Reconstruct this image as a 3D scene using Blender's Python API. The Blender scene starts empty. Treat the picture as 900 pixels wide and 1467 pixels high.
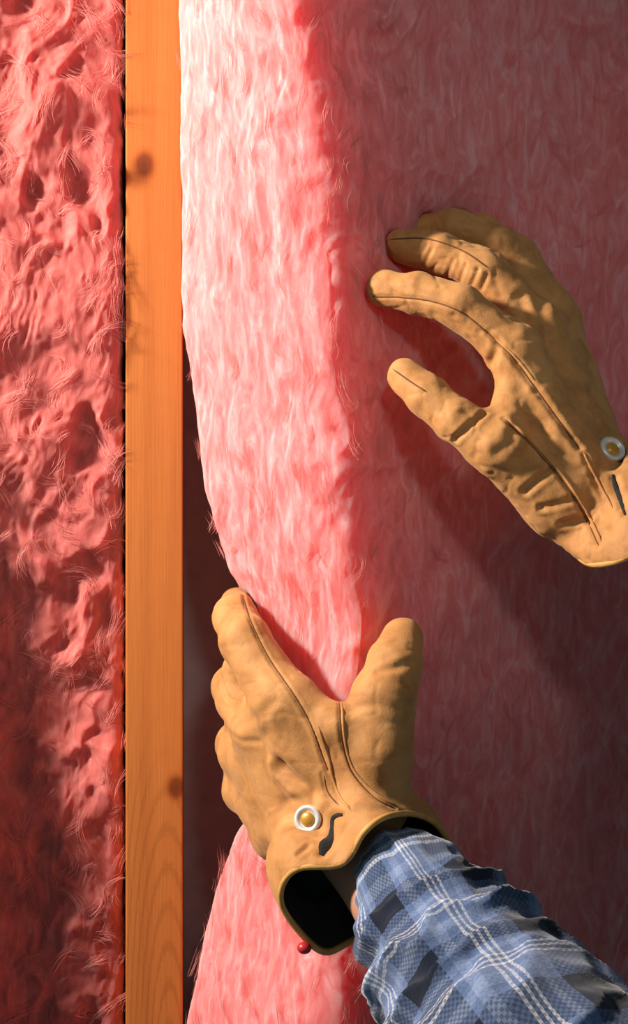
import bpy, math, random
import numpy as np
from mathutils import Vector, Matrix
from mathutils.bvhtree import BVHTree

random.seed(7)
rng = np.random.default_rng(7)
SC = bpy.context.scene
COL = SC.collection

# ------------------------------------------------------------------ camera
S = 0.000457            # metres per photo pixel in the plane of the stud fronts (y = 0)
D = 1.10                # camera distance from that plane
CX, CY = 450.0, 733.5
cam_d = bpy.data.cameras.new('camera')
cam = bpy.data.objects.new('camera', cam_d)
COL.objects.link(cam)
XC = -0.080              # the camera stands nearly in front of the stud; the frame is shifted to the right of it
cam.location = (XC, -D, 0)
cam.rotation_euler = (math.pi / 2, 0, 0)
cam_d.sensor_fit = 'VERTICAL'
cam_d.sensor_height = 36.0
cam_d.lens = 36.0 * D / (1467 * S)
cam_d.shift_x = -XC / (1467 * S)
SC.camera = cam
CAMP = Vector((XC, -D, 0))


def P(px, py, y):
    """photo pixel + depth from the wall -> point"""
    k = (D + y) / D
    return Vector((XC + ((px - CX) * S - XC) * k, y, -(py - CY) * S * k))


# ------------------------------------------------------------------ light
SC.view_settings.view_transform = 'Standard'
SC.view_settings.look = 'None'
SC.view_settings.gamma = 1.0
SC.view_settings.use_curve_mapping = False
SC.view_settings.exposure = 0.0

world = bpy.data.worlds.new('world')
SC.world = world
world.use_nodes = True
bg = world.node_tree.nodes['Background']
bg.inputs[0].default_value = (0.62, 1.0, 1.04, 1)
bg.inputs[1].default_value = 0.09


def area(name, loc, target, size, power, col):
    ld = bpy.data.lights.new(name, 'AREA')
    ld.shape = 'DISK'
    ld.size = size
    ld.energy = power
    ld.color = col
    o = bpy.data.objects.new(name, ld)
    COL.objects.link(o)
    o.location = loc
    o.rotation_euler = (Vector(target) - Vector(loc)).to_track_quat('-Z', 'Y').to_euler()
    return o


area('key_work_lamp', (-0.86, -0.295, 0.50), (0.0, -0.05, 0.02), 0.11, 23.5, (1.0, 0.90, 0.78))
sp = bpy.data.lights.new('fill_spot', 'SPOT')  # added fill lamp out of view, lifts the shaded face of the batt
sp.energy = 19
sp.color = (1.0, 0.95, 0.88)
sp.spot_size = math.radians(26)
sp.spot_blend = 0.9
sp.shadow_soft_size = 0.09
spo = bpy.data.objects.new('fill_spot', sp)
COL.objects.link(spo)
spo.location = (0.08, -1.60, 0.78)
spo.rotation_euler = (Vector((0.0, 0.0, 0.15)) - Vector(spo.location)).to_track_quat('-Z', 'Y').to_euler()


# ------------------------------------------------------------------ helpers
def hash3(ix, iy, iz, seed):
    h = (ix.astype(np.int64) * 374761393 + iy.astype(np.int64) * 668265263 + iz.astype(np.int64) * 2147483647 + seed * 1274126177) & 0xFFFFFFFF
    h = ((h ^ (h >> 13)) * 1274126177) & 0xFFFFFFFF
    h = ((h ^ (h >> 16)) * 2246822519) & 0xFFFFFFFF
    return ((h ^ (h >> 15)) & 0xFFFFFF).astype(np.float32) / float(0xFFFFFF) * 2 - 1


def vnoise(p, seed=0):
    """value noise in -1..1 on (N,3) points"""
    i = np.floor(p).astype(np.int64)
    f = (p - i).astype(np.float32)
    u = f * f * f * (f * (f * 6 - 15) + 10)
    r = np.zeros(len(p), np.float32)
    for dx in (0, 1):
        wx = u[:, 0] if dx else 1 - u[:, 0]
        for dy in (0, 1):
            wy = u[:, 1] if dy else 1 - u[:, 1]
            for dz in (0, 1):
                wz = u[:, 2] if dz else 1 - u[:, 2]
                r += wx * wy * wz * hash3(i[:, 0] + dx, i[:, 1] + dy, i[:, 2] + dz, seed)
    return r


def fbm(p, octv=4, seed=0, gain=0.5):
    a, s, r = 1.0, 0.0, 0
    for k in range(octv):
        r = r + a * vnoise(p * (2.03 ** k) + 17.3 * k, seed + k)
        s += a
        a *= gain
    return r / s


def ridged(p, octv=3, seed=0):
    a, s, r = 1.0, 0.0, 0
    for k in range(octv):
        r = r + a * (1 - np.abs(vnoise(p * (2.1 ** k) + 9.1 * k, seed + k)) * 2)
        s += a
        a *= 0.55
    return r / s


def mesh_obj(name, verts, faces, mat, parent=None, smooth=True, uvs=None):
    me = bpy.data.meshes.new(name)
    verts = np.asarray(verts, np.float32)
    if isinstance(faces, np.ndarray):
        nf, k = faces.shape
        me.vertices.add(len(verts))
        me.vertices.foreach_set('co', verts.ravel())
        me.loops.add(nf * k)
        me.loops.foreach_set('vertex_index', faces.astype(np.int32).ravel())
        me.polygons.add(nf)
        me.polygons.foreach_set('loop_start', np.arange(0, nf * k, k, dtype=np.int32))
        me.update(calc_edges=True)
    else:
        me.from_pydata([tuple(v) for v in verts.tolist()], [], faces)
        me.update()
    me.validate()
    if smooth:
        me.polygons.foreach_set('use_smooth', np.ones(len(me.polygons), bool))
    if uvs is not None:
        uvl = me.uv_layers.new(name='UVMap')
        li = np.zeros(len(me.loops), np.int32)
        me.loops.foreach_get('vertex_index', li)
        uvl.data.foreach_set('uv', np.asarray(uvs, np.float32)[li].ravel())
    if mat:
        me.materials.append(mat)
    o = bpy.data.objects.new(name, me)
    COL.objects.link(o)
    if parent:
        o.parent = parent
    return o


def tag(o, label=None, cat=None, group=None, kind=None):
    for k, v in (('label', label), ('category', cat), ('group', group), ('kind', kind)):
        if v:
            o[k] = v
    return o


def grid_faces(nr, nc, wrap=False):
    r = np.arange(nr - 1)[:, None]
    ncc = nc if wrap else nc - 1
    c = np.arange(ncc)[None, :]
    c1 = (c + 1) % nc
    a = r * nc + c
    b = r * nc + c1
    return np.stack([a, b, b + nc, a + nc], -1).reshape(-1, 4)


def normals_of(verts, faces):
    v = verts
    n = np.cross(v[faces[:, 2]] - v[faces[:, 0]], v[faces[:, 3]] - v[faces[:, 1]])
    out = np.zeros_like(v)
    for k in range(4):
        for a in range(3):
            out[:, a] += np.bincount(faces[:, k], n[:, a], len(v))
    l = np.linalg.norm(out, axis=1, keepdims=True)
    return out / np.maximum(l, 1e-12)


def catmull(pts, n, closed=False):
    pts = np.asarray(pts, float)
    m = len(pts)
    seg = m if closed else m - 1
    t = np.linspace(0, seg, n, endpoint=not closed)
    i = np.minimum(t.astype(int), seg - 1)
    f = (t - i)[:, None]
    if closed:
        g = lambda k: pts[(i + k) % m]
    else:
        ext = np.vstack([2 * pts[0] - pts[1], pts, 2 * pts[-1] - pts[-2]])
        g = lambda k: ext[i + k + 1]
    p0, p1, p2, p3 = g(-1), g(0), g(1), g(2)
    return 0.5 * (2 * p1 + (p2 - p0) * f + (2 * p0 - 5 * p1 + 4 * p2 - p3) * f ** 2 + (3 * p1 - p0 - 3 * p2 + p3) * f ** 3)


def tube_arrays(path, rad, sides=6, closed=False, taper=False):
    path = np.asarray(path, float)
    n = len(path)
    if closed:
        tan = np.roll(path, -1, 0) - np.roll(path, 1, 0)
    else:
        tan = np.gradient(path, axis=0)
    tan /= np.maximum(np.linalg.norm(tan, axis=1, keepdims=True), 1e-9)
    ref = np.array([0.3, -0.9, 0.31])
    a = np.cross(tan, ref)
    a /= np.maximum(np.linalg.norm(a, axis=1, keepdims=True), 1e-9)
    b = np.cross(tan, a)
    th = np.linspace(0, 2 * np.pi, sides, endpoint=False)
    r = np.full(n, rad, float)
    if taper:
        r *= np.clip(np.minimum(np.arange(n), n - 1 - np.arange(n)) / 3.0 + 0.15, 0.15, 1)
    v = path[:, None, :] + r[:, None, None] * (np.cos(th)[None, :, None] * a[:, None, :] + np.sin(th)[None, :, None] * b[:, None, :])
    v = v.reshape(-1, 3)
    f = grid_faces(n, sides, True)
    if closed:
        k = np.arange(sides)
        l = (n - 1) * sides
        f = np.vstack([f, np.stack([l + k, l + (k + 1) % sides, (k + 1) % sides, k], -1)])
    return v, f


# ------------------------------------------------------------------ materials
def new_mat(name):
    m = bpy.data.materials.new(name)
    m.use_nodes = True
    nt = m.node_tree
    return m, nt, nt.nodes['Principled BSDF']


def N(nt, typ, **kw):
    n = nt.nodes.new(typ)
    for k, v in kw.items():
        if k.startswith('i_'):
            key = k[2:]
            n.inputs[int(key) if key.isdigit() else key].default_value = v
        else:
            setattr(n, k, v)
    return n


def ramp(nt, src, stops, interp='LINEAR'):
    r = nt.nodes.new('ShaderNodeValToRGB')
    r.color_ramp.interpolation = interp
    el = r.color_ramp.elements
    while len(el) < len(stops):
        el.new(0.5)
    for e, (p, c) in zip(el, stops):
        e.position = p
        e.color = (*c, 1) if len(c) == 3 else c
    nt.links.new(src, r.inputs[0])
    return r


def coords(nt, scale, rot=(0, 0, 0)):
    g = nt.nodes.new('ShaderNodeNewGeometry')
    mp = nt.nodes.new('ShaderNodeMapping')
    mp.inputs['Scale'].default_value = scale
    mp.inputs['Rotation'].default_value = rot
    nt.links.new(g.outputs['Position'], mp.inputs[0])
    return mp.outputs[0]


def mat_insulation(name, lo, mid, hi, sss=1.0, depth=0.04, fib_scale=(90, 90, 30)):
    m, nt, b = new_mat(name)
    c = coords(nt, fib_scale, (0.3, 0.2, 0.5))
    n1 = N(nt, 'ShaderNodeTexNoise', i_Scale=1.0, i_Detail=6.0, i_Roughness=0.65, i_Distortion=1.6)
    nt.links.new(c, n1.inputs['Vector'])
    r = ramp(nt, n1.outputs[0], [(0.25, lo), (0.5, mid), (0.78, hi)])
    nt.links.new(r.outputs[0], b.inputs['Base Color'])
    b.inputs['Roughness'].default_value = 0.9
    b.inputs['Specular IOR Level'].default_value = 0.04
    b.inputs['Subsurface Weight'].default_value = sss
    b.inputs['Subsurface Radius'].default_value = (1.0, 0.11, 0.09)
    b.inputs['Subsurface Scale'].default_value = depth
    n2 = N(nt, 'ShaderNodeTexNoise', i_Scale=1.0, i_Detail=4.0, i_Roughness=0.7, i_Distortion=2.2)
    c2 = coords(nt, (260, 260, 110), (0.5, 0.1, 0.3))
    nt.links.new(c2, n2.inputs['Vector'])
    bp = N(nt, 'ShaderNodeBump', i_Strength=0.25, i_Distance=0.0012)
    nt.links.new(n2.outputs[0], bp.inputs['Height'])
    nt.links.new(bp.outputs[0], b.inputs['Normal'])
    return m


M = {}
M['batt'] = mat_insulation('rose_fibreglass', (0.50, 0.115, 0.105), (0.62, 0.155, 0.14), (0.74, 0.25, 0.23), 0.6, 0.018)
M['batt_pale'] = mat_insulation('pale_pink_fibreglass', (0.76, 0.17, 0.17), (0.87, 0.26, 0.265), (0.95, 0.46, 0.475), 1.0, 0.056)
fm, nt, b = new_mat('pink_fibre_strand')
b.inputs['Base Color'].default_value = (0.84, 0.32, 0.29, 1)
b.inputs['Roughness'].default_value = 0.9
b.inputs['Specular IOR Level'].default_value = 0.1
M['fibre'] = fm

# timber
wm, nt, b = new_mat('pine_stud')
c = coords(nt, (38, 20, 1.4))
nw = N(nt, 'ShaderNodeTexNoise', i_Scale=1.0, i_Detail=3.0, i_Roughness=0.5, i_Distortion=0.6)
nt.links.new(c, nw.inputs['Vector'])
c2 = coords(nt, (900, 500, 14))
nf = N(nt, 'ShaderNodeTexNoise', i_Scale=1.0, i_Detail=4.0, i_Roughness=0.6)
nt.links.new(c2, nf.inputs['Vector'])
# growth rings around a heart that leaves the face near the foot of the picture: arched grain there
g = nt.nodes.new('ShaderNodeNewGeometry')
mp = nt.nodes.new('ShaderNodeMapping')
mp.inputs['Location'].default_value = (0.0985, -0.050, 0.0)
mp.inputs['Rotation'].default_value = (0.13, 0.012, 0)
nt.links.new(g.outputs['Position'], mp.inputs[0])
wv = N(nt, 'ShaderNodeTexWave', wave_type='RINGS', rings_direction='Z', i_Scale=95.0, i_Distortion=1.4, i_Detail=2.0)
wv.inputs['Detail Scale'].default_value = 6.0
nt.links.new(mp.outputs[0], wv.inputs['Vector'])
r1 = ramp(nt, nw.outputs[0], [(0.3, (0.56, 0.165, 0.035)), (0.55, (0.66, 0.205, 0.043)), (0.8, (0.72, 0.25, 0.06))])
mxr = N(nt, 'ShaderNodeMix', data_type='RGBA', blend_type='MULTIPLY')
rr = ramp(nt, wv.outputs[0], [(0.0, (0.80, 0.76, 0.70)), (0.4, (1, 1, 1)), (1.0, (1, 1, 1))])
sepz = nt.nodes.new('ShaderNodeSeparateXYZ')
nt.links.new(g.outputs['Position'], sepz.inputs[0])
mz = N(nt, 'ShaderNodeMapRange', interpolation_type='SMOOTHSTEP')
mz.inputs['From Min'].default_value = P(0, 1060, 0).z
mz.inputs['From Max'].default_value = P(0, 1180, 0).z
mz.inputs['To Min'].default_value = 0.10
mz.inputs['To Max'].default_value = 0.75
nt.links.new(sepz.outputs[2], mz.inputs['Value'])
nt.links.new(mz.outputs[0], mxr.inputs[0])
nt.links.new(r1.outputs[0], mxr.inputs[6])
nt.links.new(rr.outputs[0], mxr.inputs[7])
rf = ramp(nt, nf.outputs[0], [(0.3, (0.82, 0.78, 0.74)), (0.6, (1, 1, 1))])
mx2 = N(nt, 'ShaderNodeMix', data_type='RGBA', blend_type='MULTIPLY')
mx2.inputs[0].default_value = 0.55
nt.links.new(mxr.outputs[2], mx2.inputs[6])
nt.links.new(rf.outputs[0], mx2.inputs[7])
prev = mx2.outputs[2]
for (kx, ky, rad) in ((207, 236, 0.0046), (253, 1128, 0.0042), (196, 250, 0.0050)):
    kp = P(kx, ky, 0)
    gg = nt.nodes.new('ShaderNodeNewGeometry')
    dist = N(nt, 'ShaderNodeVectorMath', operation='DISTANCE')
    sc_ = N(nt, 'ShaderNodeVectorMath', operation='MULTIPLY')
    sc_.inputs[1].default_value = (1, 0.25, 0.75)
    nt.links.new(gg.outputs['Position'], sc_.inputs[0])
    nt.links.new(sc_.outputs[0], dist.inputs[0])
    dist.inputs[1].default_value = (kp.x, 0, kp.z * 0.75)
    dv = N(nt, 'ShaderNodeMath', operation='DIVIDE')
    nt.links.new(dist.outputs['Value'], dv.inputs[0])
    dv.inputs[1].default_value = rad * 2.2
    kr = ramp(nt, dv.outputs[0], [(0.0, (0.30, 0.20, 0.16)), (0.42, (0.42, 0.28, 0.2)), (0.75, (0.88, 0.80, 0.72)), (1.0, (1, 1, 1))])
    mk = N(nt, 'ShaderNodeMix', data_type='RGBA', blend_type='MULTIPLY')
    mk.inputs[0].default_value = 1.0 if rad < 0.0049 else 0.35
    nt.links.new(prev, mk.inputs[6])
    nt.links.new(kr.outputs[0], mk.inputs[7])
    prev = mk.outputs[2]
nt.links.new(prev, b.inputs['Base Color'])
b.inputs['Roughness'].default_value = 0.62
b.inputs['Specular IOR Level'].default_value = 0.3
bp = N(nt, 'ShaderNodeBump', i_Strength=0.25, i_Distance=0.0006)
nt.links.new(nf.outputs[0], bp.inputs['Height'])
nt.links.new(bp.outputs[0], b.inputs['Normal'])
M['wood'] = wm

# sheathing
m, nt, b = new_mat('brown_sheathing')
n1 = N(nt, 'ShaderNodeTexNoise', i_Scale=60.0, i_Detail=5.0)
r = ramp(nt, n1.outputs[0], [(0.3, (0.36, 0.33, 0.33)), (0.7, (0.45, 0.40, 0.40))])
nt.links.new(r.outputs[0], b.inputs['Base Color'])
b.inputs['Roughness'].default_value = 0.85
M['sheath'] = m


def mat_leather(name, lo, mid, hi):
    m, nt, b = new_mat(name)
    c = coords(nt, (55, 55, 55))
    n1 = N(nt, 'ShaderNodeTexNoise', i_Scale=1.0, i_Detail=5.0, i_Roughness=0.6, i_Distortion=0.5)
    nt.links.new(c, n1.inputs['Vector'])
    r = ramp(nt, n1.outputs[0], [(0.28, lo), (0.5, mid), (0.75, hi)])
    nt.links.new(r.outputs[0], b.inputs['Base Color'])
    b.inputs['Roughness'].default_value = 0.66
    b.inputs['Specular IOR Level'].default_value = 0.28
    b.inputs['Sheen Weight'].default_value = 0.25
    b.inputs['Sheen Roughness'].default_value = 0.5
    b.inputs['Sheen Tint'].default_value = (1.0, 0.75, 0.45, 1)
    n2 = N(nt, 'ShaderNodeTexNoise', i_Scale=1.0, i_Detail=5.0, i_Roughness=0.6)
    c2 = coords(nt, (700, 700, 700))
    nt.links.new(c2, n2.inputs['Vector'])
    bp = N(nt, 'ShaderNodeBump', i_Strength=0.35, i_Distance=0.0006)
    nt.links.new(n2.outputs[0], bp.inputs['Height'])
    nt.links.new(bp.outputs[0], b.inputs['Normal'])
    return m


M['leather'] = mat_leather('tan_leather', (0.36, 0.150, 0.045), (0.55, 0.245, 0.078), (0.65, 0.32, 0.115))


def plain(name, col, rough=0.8, metal=0.0, sheen=0.0, bump=0.0, bscale=800):
    m, nt, b = new_mat(name)
    n1 = N(nt, 'ShaderNodeTexNoise', i_Scale=bscale * 0.2, i_Detail=3.0)
    lo = tuple(x * 0.8 for x in col)
    hi = tuple(min(1, x * 1.15) for x in col)
    r = ramp(nt, n1.outputs[0], [(0.3, lo), (0.7, hi)])
    g = nt.nodes.new('ShaderNodeNewGeometry')
    nt.links.new(g.outputs['Position'], n1.inputs['Vector'])
    nt.links.new(r.outputs[0], b.inputs['Base Color'])
    b.inputs['Roughness'].default_value = rough
    b.inputs['Metallic'].default_value = metal
    b.inputs['Sheen Weight'].default_value = sheen
    if bump:
        n2 = N(nt, 'ShaderNodeTexNoise', i_Scale=bscale, i_Detail=3.0)
        nt.links.new(g.outputs['Position'], n2.inputs['Vector'])
        bp = N(nt, 'ShaderNodeBump', i_Strength=0.6, i_Distance=bump)
        nt.links.new(n2.outputs[0], bp.inputs['Height'])
        nt.links.new(bp.outputs[0], b.inputs['Normal'])
    return m


M['thread'] = plain('brown_seam_thread', (0.17, 0.065, 0.02), 0.8)
M['welt'] = plain('tan_welt', (0.60, 0.28, 0.09), 0.6)
M['lining'] = plain('black_fleece_lining', (0.022, 0.02, 0.019), 0.95, bump=0.0008, bscale=900)
M['binding'] = plain('yellow_tan_binding', (0.72, 0.36, 0.09), 0.6)
M['steel'] = plain('nickel_snap', (0.88, 0.86, 0.85), 0.35, 0.35)
M['brass'] = plain('brass_cap', (0.72, 0.36, 0.06), 0.35, 0.4)
M['bead'] = plain('red_bead', (0.55, 0.03, 0.03), 0.3)
m, nt, b = new_mat('skin')
b.inputs['Base Color'].default_value = (0.62, 0.30, 0.20, 1)
b.inputs['Subsurface Weight'].default_value = 0.2
b.inputs['Subsurface Scale'].default_value = 0.004
b.inputs['Roughness'].default_value = 0.5
M['skin'] = m

# plaid cloth: warp and weft colours from the cloth's own UV (metres)
m, nt, b = new_mat('blue_plaid_flannel')
uv = nt.nodes.new('ShaderNodeUVMap')
sep = nt.nodes.new('ShaderNodeSeparateXYZ')
nt.links.new(uv.outputs[0], sep.inputs[0])
NAVY, BLUE, PALE, WHITE = (0.012, 0.017, 0.036), (0.125, 0.185, 0.35), (0.235, 0.31, 0.50), (0.66, 0.68, 0.77)
STOPS = [(0.0, NAVY), (0.36, BLUE), (0.44, PALE), (0.50, BLUE), (0.58, WHITE), (0.605, BLUE), (0.635, WHITE), (0.66, BLUE), (0.69, WHITE), (0.715, BLUE), (0.82, PALE), (0.92, BLUE)]


def band(out, period, off):
    a = N(nt, 'ShaderNodeMath', operation='ADD')
    nt.links.new(out, a.inputs[0])
    a.inputs[1].default_value = off
    d_ = N(nt, 'ShaderNodeMath', operation='DIVIDE')
    nt.links.new(a.outputs[0], d_.inputs[0])
    d_.inputs[1].default_value = period
    f_ = N(nt, 'ShaderNodeMath', operation='FRACT')
    nt.links.new(d_.outputs[0], f_.inputs[0])
    return ramp(nt, f_.outputs[0], STOPS, 'CONSTANT')


wa = band(sep.outputs[0], 0.056, 0.013)
we = band(sep.outputs[1], 0.062, 0.030)
tw = N(nt, 'ShaderNodeTexChecker', i_Scale=700.0)
nt.links.new(uv.outputs[0], tw.inputs['Vector'])
mxf = N(nt, 'ShaderNodeMapRange')
mxf.inputs['To Min'].default_value = 0.33
mxf.inputs['To Max'].default_value = 0.67
nt.links.new(tw.outputs['Fac'], mxf.inputs['Value'])
mx = N(nt, 'ShaderNodeMix', data_type='RGBA')
nt.links.new(mxf.outputs[0], mx.inputs[0])
nt.links.new(wa.outputs[0], mx.inputs[6])
nt.links.new(we.outputs[0], mx.inputs[7])
nz = N(nt, 'ShaderNodeTexNoise', i_Scale=900.0, i_Detail=3.0)
nt.links.new(uv.outputs[0], nz.inputs['Vector'])
rz = ramp(nt, nz.outputs[0], [(0.3, (0.7, 0.7, 0.72)), (0.65, (1.1, 1.1, 1.1))])
mm = N(nt, 'ShaderNodeMix', data_type='RGBA', blend_type='MULTIPLY')
mm.inputs[0].default_value = 0.8
nt.links.new(mx.outputs[2], mm.inputs[6])
nt.links.new(rz.outputs[0], mm.inputs[7])
nt.links.new(mm.outputs[2], b.inputs['Base Color'])
b.inputs['Roughness'].default_value = 0.9
b.inputs['Sheen Weight'].default_value = 0.3
b.inputs['Specular IOR Level'].default_value = 0.1
bp = N(nt, 'ShaderNodeBump', i_Strength=0.4, i_Distance=0.0005)
nt.links.new(nz.outputs[0], bp.inputs['Height'])
nt.links.new(bp.outputs[0], b.inputs['Normal'])
M['plaid'] = m

# ------------------------------------------------------------------ setting: sheathing and studs
ZT = 0.50
CAV = 0.140     # stud depth


def box(name, x0, x1, y0, y1, z0, z1, mat, bev=0.0, parent=None):
    import bmesh
    bm = bmesh.new()
    bmesh.ops.create_cube(bm, size=1)
    for v in bm.verts:
        v.co = ((x0 + x1) / 2 + v.co.x * (x1 - x0), (y0 + y1) / 2 + v.co.y * (y1 - y0), (z0 + z1) / 2 + v.co.z * (z1 - z0))
    if bev:
        es = [e for e in bm.edges if abs(e.verts[0].co.z - e.verts[1].co.z) > 0.1]
        bmesh.ops.bevel(bm, geom=es, offset=bev, segments=3, affect='EDGES', profile=0.6)
    me = bpy.data.meshes.new(name)
    bm.to_mesh(me)
    bm.free()
    me.materials.append(mat)
    o = bpy.data.objects.new(name, me)
    COL.objects.link(o)
    if parent:
        o.parent = parent
    return o


wb = box('wall_back', -0.60, 0.42, CAV, CAV + 0.012, -ZT, ZT, M['sheath'])
tag(wb, 'dark brown sheathing at the back of the open wall bay', kind='structure')
X_STUD_L = (180 - CX) * S
X_STUD_R = (262 - CX) * S
X_BAY = X_STUD_R + 0.368
st = box('wall_stud', X_STUD_L, X_STUD_R, 0, CAV, -ZT, ZT, M['wood'], 0.0012)
tag(st, 'orange pine stud with a small knot, between the two pink batts', 'stud')
st2 = box('wall_stud', X_BAY, X_BAY + 0.0375, 0, CAV, -ZT, ZT, M['wood'], 0.0012)
tag(st2, 'pine stud on the far side of the half-filled bay, behind the raised glove', 'stud')


# ------------------------------------------------------------------ gloves: fields
def cone_d(p, a, b, ra, rb):
    ab = b - a
    t = np.clip(((p - a) @ ab) / (ab @ ab), 0, 1)
    q = p - a - t[:, None] * ab
    return np.sqrt((q * q).sum(1)) - (ra + (rb - ra) * t)


def smin(a, b, k):
    h = np.clip(0.5 + 0.5 * (b - a) / k, 0, 1)
    return b + (a - b) * h - k * h * (1 - h)


def A(n):
    """node (px, py, y, r mm) -> array xyz, r"""
    v = P(n[0], n[1], n[2])
    return np.array((v.x, v.y, v.z)), n[3] * 0.001


class Glove:
    def __init__(self, fingers, palm, rim, wrist, kf=0.0035, kp=0.012, kfp=0.009, shrink=0.74, bulge=0.12, back=0.0):
        mv = lambda n: (n[0], n[1], n[2] + back) + tuple(n[3:])
        fingers = [[mv(n) for n in f] for f in fingers]
        palm = [(mv(a), mv(b)) for a, b in palm]
        rim = [mv(n) for n in rim]
        wrist = mv(wrist)
        self.fingers = [[A(n) for n in f] for f in fingers]
        self.palm = [(A(a), A(b)) for a, b in palm]
        self.kf, self.kp, self.kfp = kf, kp, kfp
        # cuff loft: wrist ring -> rim
        rimp = np.array([P(*r) for r in rim])
        self.rim = catmull(rimp, 96, True)
        c = self.rim.mean(0)
        w = np.array(P(*wrist))
        ring0 = w + shrink * (self.rim - c)
        nm = 26
        rows = []
        for j in range(nm):
            t = j / (nm - 1)
            e = t
            rr = ring0 * (1 - e) + self.rim * e
            cc = rr.mean(0)
            rr = cc + (rr - cc) * (1 + bulge * math.sin(math.pi * t) - 0.10 * math.exp(-((t - 0.22) / 0.16) ** 2))
            rows.append(rr)
        rows[-1] = self.rim
        self.cuff = np.array(rows)
        f = grid_faces(nm, 96, True)
        self.cuff_f = f
        v = self.cuff.reshape(-1, 3)
        self.bvh = BVHTree.FromPolygons([tuple(x) for x in v.tolist()], f.tolist())
        self.cb = (v.min(0) - 0.016, v.max(0) + 0.016)
        pts = [n[0] for f_ in self.fingers for n in f_] + list(v)
        pts = np.array(pts)
        self.lo = pts.min(0) - 0.03
        self.hi = pts.max(0) + 0.03

    def hand(self, p):
        d = np.full(len(p), 1.0, np.float32)
        for (a, ra), (b, rb) in self.palm:
            d = smin(d, cone_d(p, a, b, ra, rb), self.kp)
        fd = np.full(len(p), 1.0, np.float32)
        for f in self.fingers:
            c = np.full(len(p), 1.0, np.float32)
            for (a, ra), (b, rb) in zip(f[:-1], f[1:]):
                c = smin(c, cone_d(p, a, b, ra, rb), 0.004)
            fd = smin(fd, c, self.kf)
        return smin(d, fd, self.kfp)

    def field(self, p):
        d = self.hand(p)
        m = np.where(np.all((p > self.cb[0]) & (p < self.cb[1]), axis=1) & (d > -0.014))[0]
        if len(m):
            cd = np.full(len(m), 0.03, np.float32)
            fn = self.bvh.find_nearest
            pl = p[m].tolist()
            for i, q in enumerate(pl):
                r = fn(q, 0.03)
                if r[3] is not None:
                    cd[i] = r[3]
            d = d.copy()
            d[m] = smin(d[m], cd - 0.0017, 0.007)
        return d


def surface_nets(fun, lo, hi, h):
    q = 4
    n = (np.ceil((hi - lo) / (h * q)).astype(int) + 1)
    ax = [lo[a] + np.arange(n[a]) * h * q for a in range(3)]
    g = np.stack(np.meshgrid(*ax, indexing='ij'), -1).reshape(-1, 3) + h * q / 2
    dc = fun.hand(g)
    near = (np.abs(dc) < h * q * 1.3).reshape(n)
    cb = fun.bvh.find_nearest
    idx = np.where(~near.ravel() & np.all((g > fun.cb[0]) & (g < fun.cb[1]), axis=1))[0]
    nr = near.ravel()
    for i in idx:
        r = cb(g[i].tolist(), h * q * 1.6)
        if r[3] is not None:
            nr[i] = True
    near = nr.reshape(n)
    sgn = np.where(dc.reshape(n) < 0, -1.0, 1.0).astype(np.float32)
    V = np.repeat(np.repeat(np.repeat(sgn, q, 0), q, 1), q, 2)
    mk = np.repeat(np.repeat(np.repeat(near, q, 0), q, 1), q, 2)
    ii = np.argwhere(mk)
    V[mk] = fun.field(lo + ii * h)
    ins = V < 0
    nx, ny, nz = V.shape
    corners = [(a, b_, c) for a in (0, 1) for b_ in (0, 1) for c in (0, 1)]
    cnt = np.zeros((nx - 1, ny - 1, nz - 1), np.int8)
    for a, b_, c in corners:
        cnt += ins[a:nx - 1 + a, b_:ny - 1 + b_, c:nz - 1 + c]
    act = (cnt > 0) & (cnt < 8)
    ci = np.argwhere(act)
    vid = np.full(act.shape, -1, np.int64)
    vid[act] = np.arange(len(ci))
    acc = np.zeros((len(ci), 3))
    w = np.zeros(len(ci))
    for i, A_ in enumerate(corners):
        for B_ in corners[i + 1:]:
            if sum(abs(x - y) for x, y in zip(A_, B_)) != 1:
                continue
            va = V[ci[:, 0] + A_[0], ci[:, 1] + A_[1], ci[:, 2] + A_[2]]
            vb = V[ci[:, 0] + B_[0], ci[:, 1] + B_[1], ci[:, 2] + B_[2]]
            s = (va < 0) != (vb < 0)
            t = np.where(s, va / np.where(s, va - vb, 1), 0)
            pa = np.array(A_) + t[:, None] * (np.array(B_) - np.array(A_))
            acc += np.where(s[:, None], pa, 0)
            w += s
    verts = lo + (ci + acc / w[:, None]) * h
    faces = []
    for a in range(3):
        sl0 = [slice(1, -1)] * 3
        sl1 = [slice(1, -1)] * 3
        sl0[a] = slice(0, -1)
        sl1[a] = slice(1, None)
        e = ins[tuple(sl0)] != ins[tuple(sl1)]
        e_i = np.argwhere(e)
        off = np.array([1, 1, 1])
        off[a] = 0
        e_i = e_i + off
        u, v_ = [(1, 2), (2, 0), (0, 1)][a]
        du = np.zeros(3, int); du[u] = 1
        dv_ = np.zeros(3, int); dv_[v_] = 1
        q4 = [e_i - du - dv_, e_i - dv_, e_i, e_i - du]
        f = np.stack([vid[x[:, 0], x[:, 1], x[:, 2]] for x in q4], -1)
        flip = ~ins[e_i[:, 0], e_i[:, 1], e_i[:, 2]]
        f[flip] = f[flip][:, ::-1]
        faces.append(f)
    faces = np.vstack(faces)
    faces = faces[(faces >= 0).all(1)]
    return verts, faces


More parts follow.
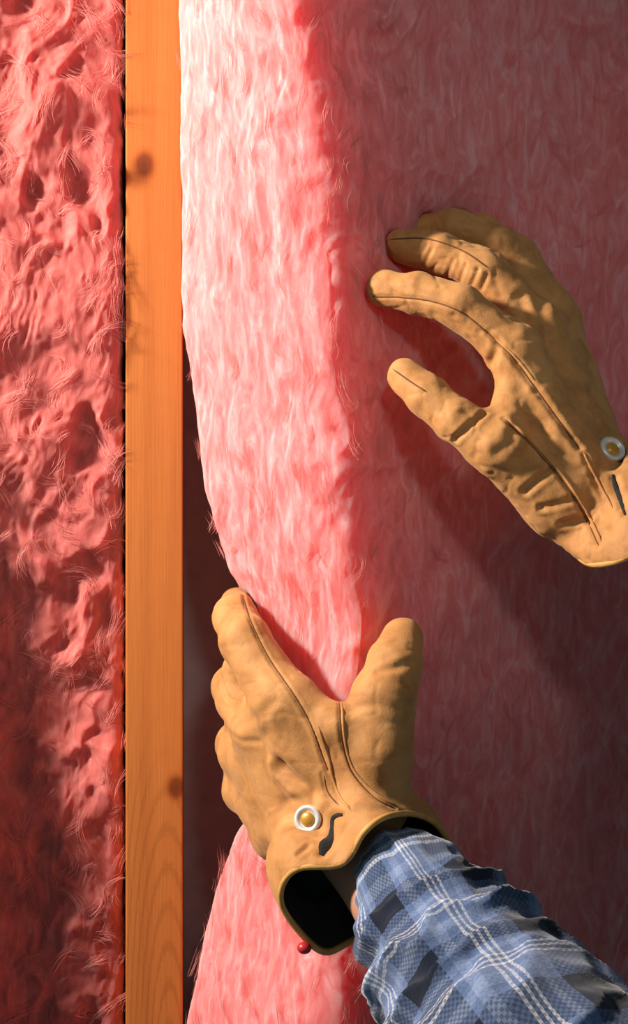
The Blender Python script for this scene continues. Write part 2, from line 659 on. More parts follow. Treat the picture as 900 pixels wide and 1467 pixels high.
def relax(v, f, it=2, lam=0.5):
    for _ in range(it):
        acc = np.zeros_like(v)
        cn = np.zeros(len(v))
        for k in range(4):
            i, j = f[:, k], f[:, (k + 1) % 4]
            for a in range(3):
                acc[:, a] += np.bincount(i, v[j, a], len(v)) + np.bincount(j, v[i, a], len(v))
            cn += np.bincount(i, minlength=len(v)) + np.bincount(j, minlength=len(v))
        v = v + lam * (acc / np.maximum(cn, 1)[:, None] - v)
    return v


def ray_line(bvh, pix, step=2.5):
    """photo polyline -> points and normals where the sight lines meet the surface"""
    pix = catmull([(x, y, 0) for x, y in pix], max(8, int(sum(math.dist(a, b_) for a, b_ in zip(pix[:-1], pix[1:])) / step)))
    out, nrm = [], []
    for x, y, _ in pix:
        d = (P(x, y, 0) - CAMP).normalized()
        r = bvh.ray_cast(CAMP, d)
        if r[0] is not None:
            if out and (r[0] - Vector(out[-1])).length > 0.012:
                continue
            n_ = r[1] if r[1].dot(d) < 0 else -r[1]
            out.append(tuple(r[0]))
            nrm.append(tuple(n_))
    return np.array(out), np.array(nrm)


def build_glove(g, parent, creases, seams, button, label, slit, lump=0.0010, h=0.00115, seed=3, lin_from=9, bead=None):
    v, f = surface_nets(g, g.lo, g.hi, h)
    v = relax(v, f, 3)
    bvh = BVHTree.FromPolygons(v.tolist(), f.tolist())
    n = normals_of(v, f)
    disp = np.zeros(len(v))
    q = v + 0.004 * np.stack([fbm(v * 45, 2, seed + k) for k in range(3)], -1)
    disp += lump * fbm(q * 62, 3, seed)
    disp -= 0.8 * lump * np.clip(ridged(q * np.array([55, 70, 80]), 2, seed + 9) - 0.55, 0, 1) * 2
    for pix, dep, wid in creases:
        pts, _ = ray_line(bvh, pix)
        if len(pts) < 2:
            continue
        lo, hi = pts.min(0) - 4 * abs(wid), pts.max(0) + 4 * abs(wid)
        idx = np.where(np.all((v > lo) & (v < hi), axis=1))[0]
        if not len(idx):
            continue
        dd = np.full(len(idx), 1.0)
        for p_ in pts:
            dd = np.minimum(dd, np.sqrt(((v[idx] - p_) ** 2).sum(1)))
        disp[idx] -= dep * np.exp(-(dd / wid) ** 2)
        disp[idx] += 0.35 * dep * np.exp(-((dd - 2.0 * wid) / wid) ** 2)
    v = v + n * disp[:, None]
    v = relax(v, f, 1, 0.35)
    o = mesh_obj('glove', v, f, M['leather'], parent)
    o['label'] = label
    bvh = BVHTree.FromPolygons(v.tolist(), f.tolist())
    for pix, kind in seams:
        pts, nn = ray_line(bvh, pix)
        if len(pts) < 4:
            continue
        for _ in range(2):
            pts[1:-1] = (pts[:-2] + 2 * pts[1:-1] + pts[2:]) / 4
        if kind == 'thread':
            tv, tf = tube_arrays(pts + nn * 0.00010, 0.00048, 6, taper=True)
            mesh_obj('seam', tv, tf, M['thread'], o)
        else:
            tv, tf = tube_arrays(pts + nn * 0.00025, 0.00085, 8, taper=True)
            mesh_obj('welt', tv, tf, M['leather'], o)
    # open slit of the cuff: dark lining shows between its lips
    pts, nn = ray_line(bvh, [q_[:2] for q_ in slit], 1.5)
    for _ in range(3):
        pts[1:-1] = (pts[:-2] + 2 * pts[1:-1] + pts[2:]) / 4
        nn[1:-1] = (nn[:-2] + 2 * nn[1:-1] + nn[2:]) / 4
    wd = np.interp(np.linspace(0, 1, len(pts)), np.linspace(0, 1, len(slit)), [q_[2] for q_ in slit]) * 0.001
    tg = np.gradient(pts, axis=0)
    tg /= np.linalg.norm(tg, axis=1, keepdims=True)
    sd = np.cross(nn, tg)
    sd /= np.linalg.norm(sd, axis=1, keepdims=True)
    th = np.linspace(0, 2 * np.pi, 12, endpoint=False)
    sv = pts[:, None] + sd[:, None] * (wd[:, None] * np.cos(th))[..., None] + nn[:, None] * (0.0011 * np.sin(th) - 0.0003)[None, :, None]
    mesh_obj('cuff_slit', sv.reshape(-1, 3), grid_faces(len(pts), 12, True), M['lining'], o)
    # lining inside the cuff
    cu = g.cuff[lin_from:]
    nm = len(cu)
    cv = cu.reshape(-1, 3)
    cf = grid_faces(nm, 96, True)
    cn = normals_of(cv, cf)
    ctr = np.repeat(cu.mean(1), 96, 0)
    sg = np.sign(((cv - ctr) * cn).sum(1).mean())
    lv = cv - sg * cn * 0.0030
    lv2 = lv.reshape(nm, 96, 3)
    lv2[-1] = lv2[-1] + (lv2[-2] - lv2[-1]) * 0.15
    lv = lv2.reshape(-1, 3)
    cap = np.vstack([lv, lv2[0].mean(0)[None]])
    k = np.arange(96)
    quads = cf
    tri = [(int(a), int((a + 1) % 96), len(lv)) for a in k]
    mesh_obj('lining', cap, [tuple(x) for x in quads.tolist()] + tri, M['lining'], o)
    tv, tf = tube_arrays(g.rim, 0.0019, 8, closed=True)
    mesh_obj('cuff_binding', tv, tf, M['binding'], o)
    # snap button
    d = (P(button[0], button[1], 0) - CAMP).normalized()
    r = bvh.ray_cast(CAMP, d)
    if r[0] is not None:
        nn = r[1] if r[1].dot(d) < 0 else -r[1]
        nn = (nn * 0.75 - d * 0.35).normalized()
        rot = nn.to_track_quat('Z', 'Y').to_matrix().to_4x4()
        T = Matrix.Translation(r[0] + nn * 0.0016) @ rot

        def lathe(name, prof, mat, par):
            th = np.linspace(0, 2 * np.pi, 28, endpoint=False)
            vv = [T @ Vector((a * math.cos(t), a * math.sin(t), z)) for a, z in prof for t in th]
            return mesh_obj(name, [tuple(x) for x in vv], grid_faces(len(prof), 28, True), mat, par)
        R_ = button[2]
        sb = lathe('snap_button', [(R_ * 1.0, -0.004), (R_ * 1.0, 0.0012), (R_ * 0.93, 0.0020), (R_ * 0.8, 0.0023), (R_ * 0.66, 0.0018), (R_ * 0.60, 0.0008), (0.0001, 0.0006)], M['steel'], o)
        lathe('button_cap', [(R_ * 0.50, 0.0003), (R_ * 0.50, 0.0014), (R_ * 0.40, 0.0020), (R_ * 0.2, 0.0023), (0.0001, 0.0024)], M['brass'], sb)
    if bead is not None:
        b0 = np.array(P(*bead[:3]))
        th = np.linspace(0, 2 * np.pi, 16, endpoint=False)
        ph = np.linspace(0.02, np.pi - 0.02, 10)
        rr = bead[3]
        bv = [b0 + rr * np.array((math.sin(a) * math.cos(t), math.sin(a) * math.sin(t), 0.85 * math.cos(a))) for a in ph for t in th]
        bd = mesh_obj('cuff_bead', bv, grid_faces(10, 16, True), M['bead'], o)
        bd['label'] = 'small red bead at the edge of the glove cuff'
        j = int(np.argmin(((g.rim - b0) ** 2).sum(1)))
        cp = catmull([g.rim[j], (g.rim[j] + b0) / 2 + np.array((0, -0.001, 0.0)), b0], 8)
        tv, tf = tube_arrays(cp, 0.0008, 6)
        mesh_obj('bead_cord', tv, tf, M['bead'], bd)
    return o


# raised hand (right): index and thumb toward us, the other fingers against the batt
GR = Glove(
    fingers=[
        [(549, 414, -.118, 11.0), (600, 420, -.130, 12.0), (660, 440, -.142, 13.0), (735, 500, -.147, 15.0)],     # index
        [(577, 352, -.098, 11.0), (632, 362, -.110, 12.3), (695, 388, -.120, 13.0), (768, 470, -.122, 15.5)],     # middle
        [(607, 330, -.078, 10.0), (650, 326, -.088, 11.0), (715, 352, -.096, 12.0), (785, 445, -.098, 15.0)],     # ring
        [(640, 322, -.062, 9.5), (690, 330, -.070, 10.0), (745, 368, -.076, 11.5), (800, 460, -.080, 14.0)],      # little
        [(578, 538, -.138, 10.3), (612, 566, -.148, 11.8), (655, 602, -.158, 12.8), (715, 645, -.162, 15.5), (800, 722, -.158, 19.0)],   # thumb
    ],
    palm=[
        ((735, 500, -.147, 15), (838, 690, -.158, 17)),
        ((768, 470, -.122, 15), (842, 660, -.138, 19)),
        ((785, 450, -.098, 15), (848, 645, -.122, 18)),
        ((800, 470, -.080, 14), (850, 640, -.108, 17)),
        ((715, 640, -.165, 13), (745, 560, -.148, 12)),
        ((800, 722, -.158, 18), (845, 690, -.145, 20)),
    ],
    rim=[(820, 778, -.150), (832, 800, -.175), (857, 809, -.190), (900, 797, -.205), (950, 755, -.212), (990, 700, -.205),
         (1000, 660, -.180), (975, 645, -.150), (930, 665, -.125), (875, 715, -.118), (835, 755, -.125)],
    wrist=(842, 690, -.145), shrink=0.66, back=0.028)

# lower hand (left): grips the edge of the batt, thumb on its face, fingers behind it
GL = Glove(
    fingers=[
        [(340, 866, -.018, 11.0), (337, 884, -.052, 13.5), (351, 918, -.080, 15.5), (405, 1005, -.104, 18.0)],    # index
        [(362, 965, .012, 12.0), (337, 985, -.026, 14.5), (346, 1000, -.054, 16.0), (378, 1045, -.082, 18.5)],    # middle
        [(372, 1050, .020, 12.0), (342, 1066, -.008, 14.5), (349, 1078, -.034, 16.0), (372, 1090, -.062, 18.5)],  # ring
        [(372, 1115, .028, 11.0), (350, 1128, .002, 13.5), (354, 1134, -.018, 15.0), (376, 1142, -.044, 17.5)],   # little
        [(577, 915, -.102, 12.5), (566, 950, -.113, 16.0), (549, 1005, -.122, 19.0), (541, 1075, -.126, 20.5), (530, 1150, -.118, 22.5)],  # thumb
    ],
    palm=[
        ((405, 1005, -.104, 18), (478, 1165, -.112, 21)),
        ((378, 1045, -.082, 18), (445, 1180, -.096, 21)),
        ((372, 1090, -.062, 18), (415, 1185, -.076, 20)),
        ((376, 1142, -.044, 17), (400, 1195, -.060, 18)),
        ((432, 1006, -.114, 11.5), (487, 1044, -.126, 11)),
        ((487, 1044, -.126, 11), (535, 1082, -.128, 15)),
        ((455, 1060, -.104, 15), (510, 1110, -.120, 16)),
        ((530, 1150, -.118, 21), (478, 1180, -.100, 22)),
        ((348, 960, -.058, 13), (356, 1130, -.014, 13)),
    ],
    rim=[(592, 1166, -.140), (552, 1170, -.158), (522, 1192, -.164), (502, 1226, -.160), (480, 1240, -.157), (428, 1244, -.152), (405, 1268, -.142), (406, 1302, -.135),
         (438, 1345, -.130), (466, 1364, -.127), (500, 1350, -.122), (565, 1310, -.108), (625, 1262, -.104), (644, 1218, -.112), (626, 1182, -.126)],
    wrist=(470, 1168, -.096), shrink=0.72, kf=0.010, kfp=0.007)

# ------------------------------------------------------------------ insulation batts
HAND_D = lambda p: np.minimum(GR.hand(p), GL.hand(p))


def interp(py, tab):
    t = np.array(tab, float)
    # smooth monotone-ish interpolation
    out = np.interp(py, t[:, 0], t[:, 1])
    return out


def smooth1(a, k):
    ker = np.hanning(2 * k + 3)[1:-1]
    ker /= ker.sum()
    return np.convolve(np.pad(a, k, mode='edge'), ker, 'valid')


def add_fibres(name, parent, pos, nrm, count, lmin, lmax, rad, lift, dirfun, seed, tuft=1):
    r = np.random.default_rng(seed)
    k = 6
    i = r.integers(0, len(pos), count)
    p0, n0 = pos[i], nrm[i]
    t = dirfun(p0, r)
    t = t - (t * n0).sum(1, keepdims=True) * n0
    t /= np.maximum(np.linalg.norm(t, axis=1, keepdims=True), 1e-6)
    bn = np.cross(n0, t)
    L = r.uniform(lmin, lmax, count) * r.uniform(0.5, 1, count)
    curl = r.normal(0, 0.5, count)
    up = np.abs(r.normal(0, lift, count))
    if tuft > 1:                          # strands of one wisp run side by side
        gi = np.arange(count) // tuft * tuft
        p0 = p0[gi] + r.normal(0, 0.0016, (count, 3))
        n0, L, curl, up = n0[gi], L[gi] * r.uniform(0.7, 1, count), curl[gi] * 1.6 + r.normal(0, 0.25, count), up[gi] * r.uniform(0.5, 1.2, count)
        t = t[gi] + r.normal(0, 0.13, (count, 3))
        t = t - (t * n0).sum(1, keepdims=True) * n0
        t /= np.maximum(np.linalg.norm(t, axis=1, keepdims=True), 1e-6)
        bn = np.cross(n0, t)
    s = np.linspace(-0.5, 0.5, k)
    path = (p0[:, None] + t[:, None] * (L[:, None] * s)[..., None]
            + bn[:, None] * (L[:, None] * curl[:, None] * (s ** 2)[None])[..., None]
            + n0[:, None] * ((up[:, None] * (s + 0.5) ** 2)[..., None] + 0.0004))
    rr = rad * r.uniform(0.6, 1.3, count)[:, None] * np.array([0.4, 1, 1, 1, 0.8, 0.2])[None]
    th = np.array([0, 2.094, 4.189])
    vv = path[:, :, None, :] + rr[:, :, None, None] * (np.cos(th)[None, None, :, None] * bn[:, None, None] + np.sin(th)[None, None, :, None] * n0[:, None, None])
    base = grid_faces(k, 3, True)
    ff = (base[None] + (np.arange(count) * k * 3)[:, None, None]).reshape(-1, 4)
    o = mesh_obj(name, vv.reshape(-1, 3), ff, M['fibre'], parent)
    o['kind'] = 'stuff'
    return o


def held_batt():
    nr = 640
    zz = np.linspace(ZT, -ZT, nr)
    py = CY - zz / S                     # row index as photo row at the stud plane
    Rx = smooth1(interp(py, [(-400, 246), (0, 248), (420, 248), (480, 250), (540, 260), (620, 270), (700, 284), (760, 299), (810, 316), (850, 338), (900, 366), (960, 398), (1030, 402), (1100, 384), (1150, 350), (1200, 322), (1260, 303), (1340, 282), (1467, 255), (1900, 250)]), 6)
    Ry = smooth1(interp(py, [(-400, -.010), (0, -.010), (500, -.010), (850, -.022), (1000, -.040), (1100, -.036), (1250, -.012), (1467, .006), (1900, .008)]), 14)
    Fx = smooth1(interp(py, [(-400, 405), (0, 412), (120, 424), (200, 446), (330, 466), (450, 482), (600, 488), (700, 489), (800, 506), (870, 524), (940, 515), (1000, 502), (1100, 488), (1200, 478), (1300, 474), (1467, 482), (1900, 480)]), 8)
    Fy = smooth1(interp(py, [(-400, -.122), (0, -.120), (300, -.112), (500, -.106), (850, -.100), (1000, -.106), (1090, -.100), (1160, -.088), (1290, -.086), (1380, -.102), (1467, -.110), (1900, -.112)]), 14)
    n_edge, n_front, n_back, n_end = 130, 380, 40, 20
    rows, reg = [], None
    xe, ye = X_BAY - 0.004, 0.012
    for i in range(nr):
        kR = S * (D + Ry[i]) / D
        kF = S * (D + Fy[i]) / D
        zc = zz[i]
        R_ = np.array((XC + ((Rx[i] - CX) * S - XC) * kR / S, Ry[i]))
        F_ = np.array((XC + ((Fx[i] - CX) * S - XC) * kF / S, Fy[i]))
        # rounded section: back face -> rear corner -> edge -> front corner -> front face
        back_end = np.array((xe, CAV - 0.004))
        tb = np.linspace(0, 1, n_back)
        bx_ = back_end[0] + (R_[0] - back_end[0]) * tb
        by_ = back_end[1] + (R_[1] - back_end[1]) * tb ** 1.6
        te = np.linspace(0, 1, n_edge + 2)[1:-1]
        ed = R_[None] + (F_ - R_)[None] * te[:, None]
        nv = np.array((-(F_ - R_)[1], (F_ - R_)[0]))
        nv = nv / np.linalg.norm(nv)
        if nv[0] > 0:
            nv = -nv
        ed = ed + nv[None] * (0.006 * (4 * te * (1 - te)))[:, None]
        tf = np.linspace(0, 1, n_front) ** 1.12
        fx = F_[0] + (xe - F_[0]) * tf
        fy = F_[1] + (ye - F_[1]) * (1 - (1 - tf) ** 1.9)
        pth = np.vstack([np.stack([bx_, by_], -1), ed, np.stack([fx, fy], -1), np.array([[xe, ye + (CAV - 0.01 - ye) * q] for q in np.linspace(0.1, 0.9, n_end)])])
        rows.append(np.column_stack([pth[:, 0], pth[:, 1], np.full(len(pth), zc)]))
    V = np.array(rows)
    nc = V.shape[1]
    # round the two long corners by smoothing along the section (open at the hidden back)
    for it in range(640):
        lo_, hi_ = (n_back - 14 if it < 60 else n_back + n_edge - 85), n_back + n_edge + 115
        W = V[:, lo_ - 1:hi_ + 1, :2]
        V[:, lo_:hi_, :2] = 0.25 * W[:, :-2] + 0.5 * W[:, 1:-1] + 0.25 * W[:, 2:]
    f = grid_faces(nr, nc, True)
    v = V.reshape(-1, 3)
    n = normals_of(v, f)
    col = np.tile(np.arange(nc), nr)
    ctr = v.mean(0)
    e = np.clip((col - n_back + 6) / 12.0, 0, 1) * np.clip((n_back + n_edge + 2 - col) / 14.0, 0, 1)   # edge weight
    fr = np.clip((col - n_back - n_edge + 4) / 14.0, 0, 1)
    sgn = np.sign((n[(nr // 2) * nc + n_back + n_edge // 2] * np.array((-1, 0, 0))).sum())
    n = n * sgn
    if sgn < 0:
        f = f[:, ::-1]
    w = 0.01 * np.stack([fbm(v * 22, 2, 40 + k) for k in range(3)], -1)
    q = v + w
    d = e * (0.0022 * fbm(q * np.array([60, 60, 26]), 3, 1) + 0.0013 * ridged(q * np.array([75, 75, 18]), 2, 5) + 0.0004 * fbm(q * np.array([420, 420, 120]), 2, 8))
    rot = np.array([[0.8, 0, 0.6], [0, 1, 0], [-0.6, 0, 0.8]])
    qf = (v + 2.2 * w) @ rot
    d += np.exp(-((col - n_back - n_edge) / 26.0) ** 2) * 0.0060 * fbm(q * np.array([30, 30, 30]), 3, 61)
    d += fr * (0.0040 * fbm(q * 24, 3, 11) + 0.0030 * ridged(qf * np.array([40, 34, 18]), 2, 15) + 0.0004 * fbm(qf * 330, 2, 18))
    v = v + n * d[:, None]
    # the soft face gives way around the hands
    hd = HAND_D(v)
    m = hd < 0.03
    push = np.where(fr > 0.3, 0.008 * np.exp(-np.maximum(hd, 0) / 0.012), 0)
    v[:, 1] += np.where(m, push, 0)
    for _ in range(5):
        idx = np.where(HAND_D(v) < 0.0012)[0]
        if not len(idx):
            break
        dd = HAND_D(v[idx])
        isf = (fr[idx] > 0.3)
        v[idx, 1] += np.where(isf, (0.0016 - dd), 0)
        v[idx, 0] += np.where(isf, 0, (0.0016 - dd) * 0.9)
    # cap the ends
    top = np.arange(nc)
    bot = (nr - 1) * nc + np.arange(nc)
    cv = np.vstack([v, v[top].mean(0), v[bot].mean(0)])
    a, b_ = len(v), len(v) + 1
    t1 = np.stack([np.roll(top, -1), top, np.full(nc, a), np.full(nc, a)], -1)
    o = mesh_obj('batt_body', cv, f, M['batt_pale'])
    n2 = normals_of(v, f)
    sel_e = np.where((e > 0.3) | ((fr > 0.1) & (col < n_back + n_edge + 60)))[0]
    sel_f = np.where((fr > 0.6) & (col < n_back + n_edge + n_front - 20))[0]
    away = HAND_D(v) > 0.006
    sel_e = sel_e[away[sel_e]]
    sel_f = sel_f[away[sel_f]]
    return o, v, n2, sel_e, sel_f


def zdir(sx, sz):
    def fn(p, r):
        a = r.normal(0, sx, len(p)) + 0.8 * fbm(p * 25, 2, 77)
        return np.stack([a, 0.5 * r.normal(0, sx, len(p)), np.full(len(p), sz)], -1)
    return fn


held = bpy.data.objects.new('insulation_batt', None)
COL.objects.link(held)
held.location = (0, 0, 0)
tag(held, 'pink fibreglass insulation batt with its pale edge pulled out, held by the gloved hands', 'insulation batt')
bo, bv, bn, se, sf = held_batt()
bo.parent = held
add_fibres('loose_fibres', held, bv[se], bn[se], 4000, 0.012, 0.034, 0.00010, 0.0022, zdir(0.28, 1.0), 21, tuft=10)
add_fibres('loose_fibres', held, bv[sf], bn[sf], 2400, 0.012, 0.036, 0.00010, 0.0018, zdir(1.0, 1.0), 22, tuft=12)


def fitted_batt():
    x0, x1 = X_STUD_L - 0.368, X_STUD_L - 0.0022
    nx, nr = 330, 640
    # finer toward the stud
    t = np.linspace(0, 1, nx)
    xs = x0 + (x1 - x0) * (1 - (1 - t) ** 1.6)
    zz = np.linspace(ZT, -ZT, nr)
    X, Z = np.meshgrid(xs, zz)
    Y = np.zeros_like(X)
    v = np.stack([X, Y, Z], -1).reshape(-1, 3)
    w = 0.014 * np.stack([fbm(v * 18, 3, 140 + k) for k in range(3)], -1)
    q = v + w
    a = 0.45
    rot = np.array([[math.cos(a), 0, math.sin(a)], [0, 1, 0], [-math.sin(a), 0, math.cos(a)]])
    qf = (v + 1.6 * w) @ rot
    d = 0.0088 * fbm(q * 23, 4, 111) + 0.0036 * (ridged(qf * np.array([36, 40, 22]), 3, 115) - 0.4) + 0.0010 * fbm(qf * np.array([170, 100, 90]), 2, 121)
    d -= 0.0090 * np.clip(fbm(q * np.array([34, 30, 20]), 2, 151) - 0.18, 0, 1) * 2
    # lower recess plus an unseen billow further left, shaped to shade the foot
    low = np.clip((0.10 - v[:, 2]) / 0.26, 0, 1)
    low = low * low * (3 - 2 * low)
    shade_relief = 0.018 * low * np.clip((v[:, 0] + 0.235) / 0.045, 0, 1) - 0.030 * low * np.exp(-((v[:, 0] + 0.262) / 0.028) ** 2)
    edge = np.clip((x1 - v[:, 0]) / 0.010, 0, 1)
    rnd = 0.010 * (1 - np.sqrt(1 - (1 - edge) ** 2 + 1e-6))
    v[:, 1] = -0.002 - d * (0.35 + 0.65 * edge) + shade_relief + rnd
    v[:, 0] += (1 - edge) * 0.0016 * fbm(q * 120, 2, 133)
    f = grid_faces(nr, nx)[:, ::-1]
    # sides and back
    nv = len(v)
    back = v.copy()
    b_ids = {}
    border = np.concatenate([np.arange(nx), np.arange(1, nr) * nx + nx - 1, (nr - 1) * nx + np.arange(nx - 2, -1, -1), np.arange(nr - 2, 0, -1) * nx])
    bk = v[border].copy()
    bk[:, 1] = CAV - 0.002
    allv = np.vstack([v, bk, [[(x0 + x1) / 2, CAV - 0.002, 0]]])
    m = len(border)
    k = np.arange(m)
    side = np.stack([border, border[(k + 1) % m], nv + (k + 1) % m, nv + k], -1)
    n = normals_of(v, f)
    if n[:, 1].mean() > 0:
        f = f[:, ::-1]
        n = -n
        side = side[:, ::-1]
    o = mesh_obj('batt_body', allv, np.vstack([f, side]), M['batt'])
    vis = np.where(v[:, 0] > -0.26)[0]
    return o, v, n, vis


fit = bpy.data.objects.new('insulation_batt', None)
COL.objects.link(fit)
tag(fit, 'red-pink fluffy fibreglass batt already fitted flat in its bay, untouched by the gloves', 'insulation batt')
fo, fv, fn_, fvis = fitted_batt()
fo.parent = fit
add_fibres('loose_fibres', fit, fv[fvis], fn_[fvis], 6000, 0.014, 0.044, 0.00011, 0.0040, zdir(1.1, 1.0), 31, tuft=14)


# ------------------------------------------------------------------ the worker's arms
person = bpy.data.objects.new('person', None)
COL.objects.link(person)
person.location = (0, 0, 0)
tag(person, 'person in tan leather work gloves and a blue plaid shirt, gripping the batt', 'person')

CR_L = [
    ([(347, 852), (360, 893), (385, 943), (420, 994), (445, 1038), (462, 1084), (470, 1104)], 0.0011, 0.0011),
    ([(487, 1006), (489, 1050), (497, 1088), (510, 1114), (538, 1143), (566, 1158)], 0.0010, 0.0012),
    ([(404, 1100), (416, 1112), (430, 1124), (444, 1136)], 0.0042, 0.0052),
    ([(390, 1092), (398, 1110), (418, 1130), (440, 1144)], -0.0016, 0.0028),
    ([(316, 968), (322, 990), (330, 1002), (355, 1004), (392, 998)], 0.0010, 0.0014),
    ([(330, 1050), (345, 1060), (372, 1062)], 0.0007, 0.0018),
    ([(345, 1040), (370, 1025), (392, 1005)], 0.0007, 0.0030),
    ([(334, 1158), (352, 1164), (372, 1180)], 0.0014, 0.0028),
    ([(490, 1168), (477, 1172), (475, 1190), (474, 1208), (462, 1224)], 0.0016, 0.0024),
    ([(428, 1224), (441, 1213)], 0.0014, 0.0016),
    ([(404, 1150), (425, 1144), (445, 1140)], 0.0008, 0.0024),
    ([(542, 962), (565, 956), (590, 950)], 0.0009, 0.0022),
    ([(500, 1020), (530, 1010), (570, 1016)], 0.0006, 0.0026),
    ([(480, 1118), (484, 1140), (494, 1156)], 0.0008, 0.0011),
    ([(462, 1108), (468, 1135), (482, 1152)], 0.0007, 0.0010),
]
SE_L = [
    ([(347, 852), (360, 893), (385, 943), (420, 994), (445, 1038), (462, 1084), (470, 1104)], 'thread'),
    ([(486, 1004), (488, 1050), (496, 1088), (509, 1114), (537, 1143), (566, 1158)], 'thread'),
    ([(490, 1004), (493, 1050), (501, 1088), (514, 1112), (541, 1140), (570, 1156)], 'welt'),
    ([(456, 1040), (470, 1082), (478, 1118), (488, 1142), (502, 1160)], 'welt'),
    ([(464, 1110), (470, 1135), (486, 1154)], 'thread'),
]
CR_R = [
    ([(533, 425), (575, 426), (620, 432), (662, 448), (700, 478), (740, 520)], 0.0007, 0.0010),
    ([(700, 478), (735, 513), (770, 560), (800, 602), (830, 642)], 0.0016, 0.0016),
    ([(722, 600), (748, 625), (780, 658), (810, 694), (836, 735), (858, 782)], 0.0012, 0.0013),
    ([(652, 630), (668, 614), (694, 592)], 0.0020, 0.0016),
    ([(712, 648), (728, 636), (738, 612)], 0.0014, 0.0030),
    ([(752, 704), (768, 690), (790, 672)], 0.0020, 0.0020),
    ([(775, 728), (800, 722), (822, 715)], 0.0014, 0.0018),
    ([(806, 752), (826, 746), (846, 744)], 0.0018, 0.0020),
    ([(702, 520), (708, 505), (712, 488)], 0.0013, 0.0024),
    ([(745, 560), (760, 580), (770, 600)], 0.0020, 0.0060),
    ([(600, 372), (604, 360), (610, 350)], 0.0008, 0.0012),
    ([(606, 382), (612, 370), (618, 358)], 0.0009, 0.0012),
    ([(640, 396), (645, 384), (650, 372)], 0.0008, 0.0012),
    ([(660, 402), (664, 390), (668, 380)], 0.0008, 0.0012),
    ([(676, 408), (681, 396), (684, 386)], 0.0009, 0.0012),
    ([(690, 414), (695, 402), (698, 392)], 0.0009, 0.0012),
    ([(880, 686), (886, 708), (895, 735)], 0.0014, 0.0022),
    ([(836, 650), (850, 680), (862, 708)], 0.0009, 0.0014),
    ([(560, 400), (590, 396)], 0.0004, 0.002),
    ([(775, 430), (780, 470), (790, 510)], 0.0014, 0.0035),
    ([(745, 425), (752, 450), (765, 480)], 0.0010, 0.0030),
]
SE_R = [
    ([(533, 425), (575, 426), (620, 432), (662, 448), (700, 478)], 'thread'),
    ([(698, 476), (735, 513), (770, 560), (800, 602), (830, 642)], 'thread'),
    ([(708, 482), (738, 510), (766, 545)], 'welt'),
    ([(722, 600), (748, 625), (780, 658), (810, 694), (836, 735), (858, 782)], 'thread'),
    ([(728, 600), (754, 625), (786, 658), (816, 694), (842, 735), (862, 776)], 'welt'),
    ([(836, 648), (852, 680), (878, 728)], 'welt'),
    ([(558, 343), (610, 342), (660, 358), (700, 384)], 'thread'),
    ([(562, 528), (590, 548), (612, 562)], 'thread'),
]
build_glove(GL, person, CR_L, SE_L, (443, 1174, 0.0083), 'tan glove wrapped around the edge of the batt, thumb up', [(491, 1167, 0.9), (484, 1168, 1.5), (477, 1173, 1.6), (476, 1186, 1.5), (475, 1200, 3.4), (468, 1213, 4.8), (460, 1226, 2.6)], seed=3, lump=0.0007, bead=(436, 1358, -.134, 0.0042))
build_glove(GR, person, CR_R, SE_R, (875, 646, 0.0080), 'tan glove pressed with bent fingers against the face of the batt', lump=0.0014, slit=[(878, 680, 0.8), (882, 695, 1.8), (888, 712, 2.0), (896, 738, 0.7)], seed=13)


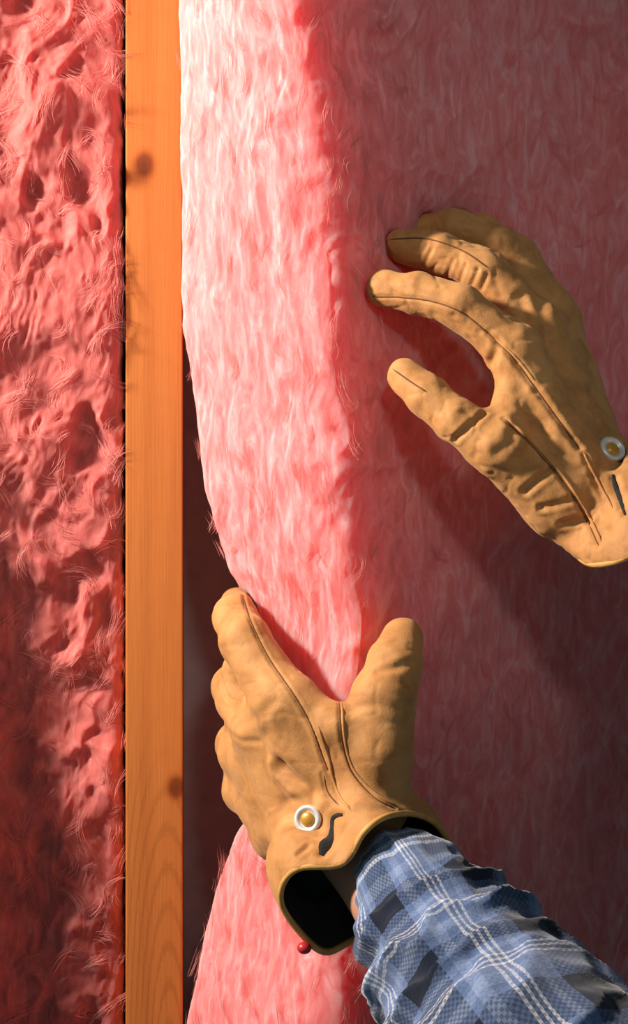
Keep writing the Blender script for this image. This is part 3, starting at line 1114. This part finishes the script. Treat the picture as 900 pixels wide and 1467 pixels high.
def limb(name, nodes, mat, parent, nl=120, na=72, wrinkle=0.0, seed=0, cap=True, squash=1.0, uoff=0.0):
    pts = np.array([list(P(*n[:3])) for n in nodes])
    ctr = catmull(pts, nl)
    rad = catmull(np.array([[n[3] * 0.001, 0, 0] for n in nodes]), nl)[:, 0]
    tan = np.gradient(ctr, axis=0)
    tan /= np.linalg.norm(tan, axis=1, keepdims=True)
    # parallel transport
    a = np.cross(tan[0], np.array((0.2, 0.9, 0.3)))
    a /= np.linalg.norm(a)
    th = np.linspace(0, 2 * np.pi, na + 1)
    s = np.concatenate([[0], np.cumsum(np.linalg.norm(np.diff(ctr, axis=0), axis=1))])
    vs, uv = [], []
    for i in range(nl):
        a = a - tan[i] * (a @ tan[i])
        a /= np.linalg.norm(a)
        b_ = np.cross(tan[i], a)
        vs.append(ctr[i] + rad[i] * (np.cos(th)[:, None] * a + np.sin(th)[:, None] * b_ * squash))
        uv.append(np.stack([th * 0.045 + uoff, np.full(na + 1, s[i])], -1))
    v = np.array(vs).reshape(-1, 3)
    f = grid_faces(nl, na + 1)
    n = normals_of(v, f)
    c = np.repeat(ctr, na + 1, 0)
    if ((v - c) * n).sum() < 0:
        f = f[:, ::-1]
        n = -n
    if wrinkle:
        sv = np.repeat(s, na + 1)
        tt = np.tile(th, nl)
        per = np.stack([np.cos(tt), np.sin(tt), np.zeros_like(tt)], -1)
        wob = fbm(np.column_stack([per[:, 0] * 1.6, per[:, 1] * 1.6, sv * 30]), 2, seed)
        ph = sv / 0.034 * 2 * np.pi + 5.5 * wob + 1.8 * np.sin(tt + seed)
        amp = wrinkle * np.clip(sv / 0.045, 0.12, 1) * (0.55 + 0.45 * fbm(np.column_stack([per[:, 0] * 2, per[:, 1] * 2, sv * 22]), 2, seed + 5))
        d = amp * (1 - np.abs(np.sin(ph / 2)) * 1.6) + wrinkle * 0.5 * fbm(np.column_stack([per[:, 0] * 3, per[:, 1] * 3, sv * 60]), 3, seed + 8)
        # seam column and its duplicate stay together
        d = d.reshape(nl, na + 1)
        d[:, -1] = d[:, 0]
        v = v + n * d.reshape(-1)[:, None]
        vv = v.reshape(nl, na + 1, 3)
        vv[:, -1] = vv[:, 0]
        v = vv.reshape(-1, 3)
    return mesh_obj(name, v, f, mat, parent, uvs=np.array(uv).reshape(-1, 2))


sl_ = limb('shirt_sleeve', [(568, 1240, -.134, 24.5), (582, 1262, -.146, 32), (630, 1340, -.172, 46), (705, 1445, -.215, 56), (800, 1570, -.270, 62), (960, 1770, -.33, 66), (1180, 1960, -.38, 72), (1700, 2020, -.43, 80)],
           M['plaid'], person, nl=260, na=110, wrinkle=0.0075, seed=4)
sl_['label'] = 'blue, navy and white plaid flannel sleeve'
limb('forearm', [(492, 1200, -.104, 22), (538, 1252, -.126, 24), (566, 1292, -.148, 25), (625, 1370, -.178, 30), (720, 1480, -.225, 36), (900, 1700, -.30, 40)], M['skin'], person, nl=50, na=40)
sr_ = limb('shirt_sleeve', [(972, 790, -.142, 24), (1000, 820, -.158, 36), (1045, 880, -.200, 48), (1150, 1000, -.26, 57), (1350, 1170, -.34, 64), (1650, 1330, -.40, 72), (2100, 1250, -.46, 82)],
           M['plaid'], person, nl=220, na=100, wrinkle=0.0075, seed=9)
limb('forearm', [(915, 742, -.134, 17), (960, 778, -.140, 20), (1025, 855, -.188, 27), (1150, 1000, -.26, 38)], M['skin'], person, nl=40, na=40)
